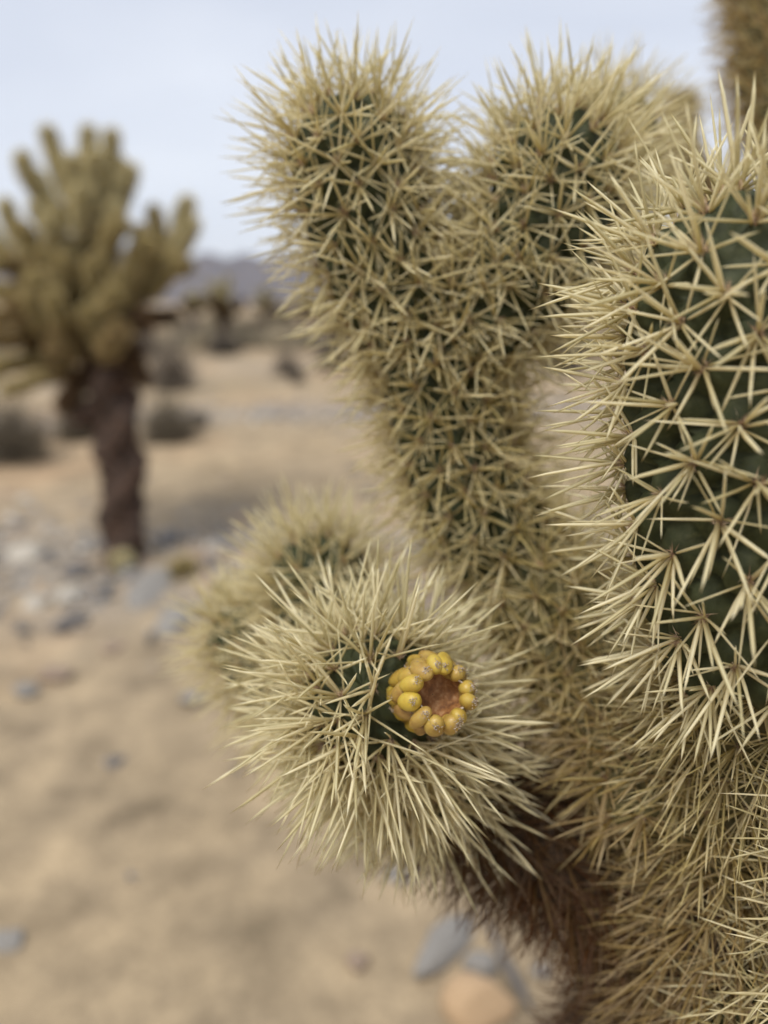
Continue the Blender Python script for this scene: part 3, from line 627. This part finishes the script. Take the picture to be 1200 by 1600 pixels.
# ---------------------------------------------------------------- stones and gravel
M_STONE = [noisy('grey stone', [(.3, (.17, .155, .135)), (.7, (.33, .305, .27))], 22, .85, bumps=(.4, .006)), noisy('dark stone', [(.3, (.07, .065, .06)), (.7, (.2, .18, .165))], 22, .85, bumps=(.4, .006)),
           noisy('pale stone', [(.3, (.34, .30, .24)), (.7, (.58, .52, .43))], 22, .85, bumps=(.4, .006)), noisy('tan stone', [(.3, (.36, .23, .12)), (.7, (.56, .39, .23))], 18, .85, bumps=(.4, .006)),
           noisy('brown stone', [(.3, (.2, .14, .1)), (.7, (.36, .27, .19))], 22, .85, bumps=(.4, .006))]
import bmesh
def stone_mesh(seed, mat, sub=3, cuts=7):
    r_ = np.random.default_rng(seed); bm = bmesh.new(); bmesh.ops.create_icosphere(bm, subdivisions=sub, radius=1)
    nrm = norm(r_.normal(size=(cuts, 3))); off = r_.uniform(.55, .85, cuts)
    for v in bm.verts:                          # flat broken faces
        p = np.array(v.co)
        for k in range(cuts):
            e = p @ nrm[k] - off[k]
            if e > 0: p = p - nrm[k] * e * .93
        p *= 1 + .05 * math.sin(p[0] * 7 + seed) * math.cos(p[1] * 6 + 2 * p[2])
        v.co = p
    me = bpy.data.meshes.new('stone'); bm.to_mesh(me); bm.free(); me.materials.append(mat); me.polygons.foreach_set('use_smooth', [True] * len(me.polygons))
    return me
def stone(px, py, w, h, mi, label, rot=0., seed=0, tall=.5, group=None):
    """w x h in photograph pixels; it lies on the ground under the pixel"""
    p, d = G(px, py); me = stone_mesh(seed + int(px * 7 + py), M_STONE[mi]); sx = w * d / F / 2; el = PITCH + math.atan((py - 800) / F)
    sy = h * d / F / 2 / max(.35, math.sin(el)); sz = min(sx, sy) * tall
    o = ob('stone', me, None, Vector(p + [0, 0, sz * .2])); o.rotation_euler = (random.uniform(-.15, .15), random.uniform(-.15, .15), rot); o.scale = (sx, sy, sz); tag(o, label, 'stone', group or 'stones on the sand')
stone(700, 1478, 62, 145, 0, 'long grey slab of rock tilted beside the tan stone', rot=R(-38), tall=1.0)
stone(752, 1520, 62, 40, 0, 'small grey stone wedged against the tan rock', tall=.9)
stone(748, 1578, 120, 72, 3, 'rounded tan rock on the sand below the cactus', rot=R(-12), tall=.9)
stone(788, 1500, 22, 175, 1, 'thin dark sliver of rock beside the tan stone', rot=R(14), tall=1.1)
stone(846, 1518, 34, 30, 0, 'small pale grey pebble under the rusty branch')
for px, py, w, h, mi, lab in ((40, 1083, 42, 26, 0, 'lone blue-grey stone out on the sand'), (183, 1192, 34, 22, 1, 'small dark stone alone on the sand'), (12, 1470, 70, 34, 0, 'bluish flat stone half sunk in sand'),
        (622, 1372, 80, 30, 0, 'flat grey stone under the fruiting joint'), (112, 975, 52, 34, 1, 'dark angular stone in front of the gravel'), (235, 920, 62, 60, 0, 'large blue-grey stone by the dark trunk foot'),
        (265, 845, 40, 28, 1, 'dark stone beside the dark trunk foot'), (332, 882, 34, 30, 1, 'blackish stone near the fallen joint'), (110, 930, 40, 26, 2, 'pale stone amid grey gravel'), (58, 945, 44, 26, 2, 'whitish stone at the gravel edge'),
        (120, 895, 50, 26, 1, 'dark purplish stone in the gravel bed'), (40, 870, 60, 24, 2, 'pale flat stone at the back of the gravel bed'), (140, 850, 40, 20, 0, 'grey stone lying just short of the trunk'), (275, 975, 60, 40, 0, 'grey stone on sand between gravel and cactus'),
        (310, 960, 40, 30, 0, 'small grey stone beside the low blurred joint'), (85, 1060, 70, 24, 4, 'low brown stone buried in the sand'), (180, 1015, 40, 20, 4, 'brown pebble in bare sand'), (300, 1095, 40, 22, 0, 'grey pebble beside the fruiting joint'),
        (900, 860, 70, 26, 0, 'grey stone seen between the stem and the column'), (560, 1505, 44, 26, 4, 'brown stone on the sand below the fruit'), (885, 1440, 30, 30, 4, 'brown pebble behind the rusty branch')):
    stone(px, py, w, h, mi, lab)
SM = [stone_mesh(90 + k, M_STONE[k % 5], 2) for k in range(10)]
for k in range(110):
    while True:
        x, y = random.uniform(-2.2, 1.6), random.uniform(.9, 5.5)
        if random.random() < float(gravel_amount(x, y)) ** 2: break
    s_ = random.uniform(.012, .045); o = ob('stone', SM[k % 10], None, (x, y, float(gz(x, y)) + s_ * .15)); o.scale = (s_ * random.uniform(.8, 1.4), s_, s_ * random.uniform(.4, .7)); o.rotation_euler = (0, 0, random.uniform(0, 6.28))
    tag(o, ('small grey stone', 'small dark stone', 'small pale stone', 'small tan stone', 'small brown stone')[k % 5] + ' in the stony patches of sand', 'stone', 'small stones in the stony patches')
# gravel
n = 30000; gx = rng.uniform(-3.2, 2.6, n); gy = rng.uniform(.7, 7.5, n); k = rng.uniform(0, 1, n) < gravel_amount(gx, gy) ** 1.5; gx, gy = gx[k], gy[k]; n = len(gx)
ov = np.array([(1, 0, 0), (-1, 0, 0), (0, 1, 0), (0, -1, 0), (0, 0, .6), (0, 0, -.6)]); of = np.array([(0, 2, 4), (2, 1, 4), (1, 3, 4), (3, 0, 4), (2, 0, 5), (1, 2, 5), (3, 1, 5), (0, 3, 5)])
sz = rng.gamma(2., .0065, n).clip(.003, .045); sc_ = sz[:, None] * rng.uniform(.6, 1.4, (n, 3)); V = ov[None] * sc_[:, None] + rng.normal(0, .18, (n, 6, 3)) * sz[:, None, None] + np.stack([gx, gy, gz(gx, gy) + sz * .2], 1)[:, None]
T = (np.arange(n) * 6)[:, None, None] + of[None]
def gravel_mat():
    m, t, b, o = material('mixed gravel'); tint = N(t, 'ShaderNodeAttribute', attribute_name='tint'); r = ramp(t, [(0, (.07, .065, .06)), (.35, (.25, .24, .23)), (.65, (.38, .33, .27)), (.85, (.42, .30, .19)), (1, (.66, .62, .55))])
    L(t, tint.outputs['Fac'], r.inputs[0]); L(t, r.outputs[0], b.inputs['Base Color']); b.inputs['Roughness'].default_value = .9
    return m
tag(ob('gravel', mesh('gravel', V.reshape(-1, 3), None, T.reshape(-1, 3), gravel_mat(), smooth=False, attrs=dict(tint=np.repeat(rng.uniform(0, 1, n), 6)))), 'mixed gravel strewn over the sand', 'gravel', kind='stuff')

# ---------------------------------------------------------------- the air
hm = bpy.data.materials.new('thin desert haze'); hm.use_nodes = True; t = hm.node_tree; t.nodes.clear()
o_ = N(t, 'ShaderNodeOutputMaterial'); pv = N(t, 'ShaderNodeVolumePrincipled'); pv.inputs['Color'].default_value = (.80, .86, 1, 1); pv.inputs['Density'].default_value = 5.5e-5
L(t, pv.outputs[0], o_.inputs['Volume'])
x0, x1, y0, y1, z0, z1 = -9100, 9100, -9100, 9100, -12, 320
hv = [(x, y, z) for z in (z0, z1) for (x, y) in ((x0, y0), (x1, y0), (x1, y1), (x0, y1))]
hz_ = ob('haze', mesh('haze', hv, [(3, 2, 1, 0), (4, 5, 6, 7), (0, 1, 5, 4), (1, 2, 6, 5), (2, 3, 7, 6), (3, 0, 4, 7)], None, hm, smooth=False))
tag(hz_, 'thin bluish haze filling the desert air', 'haze', kind='stuff')
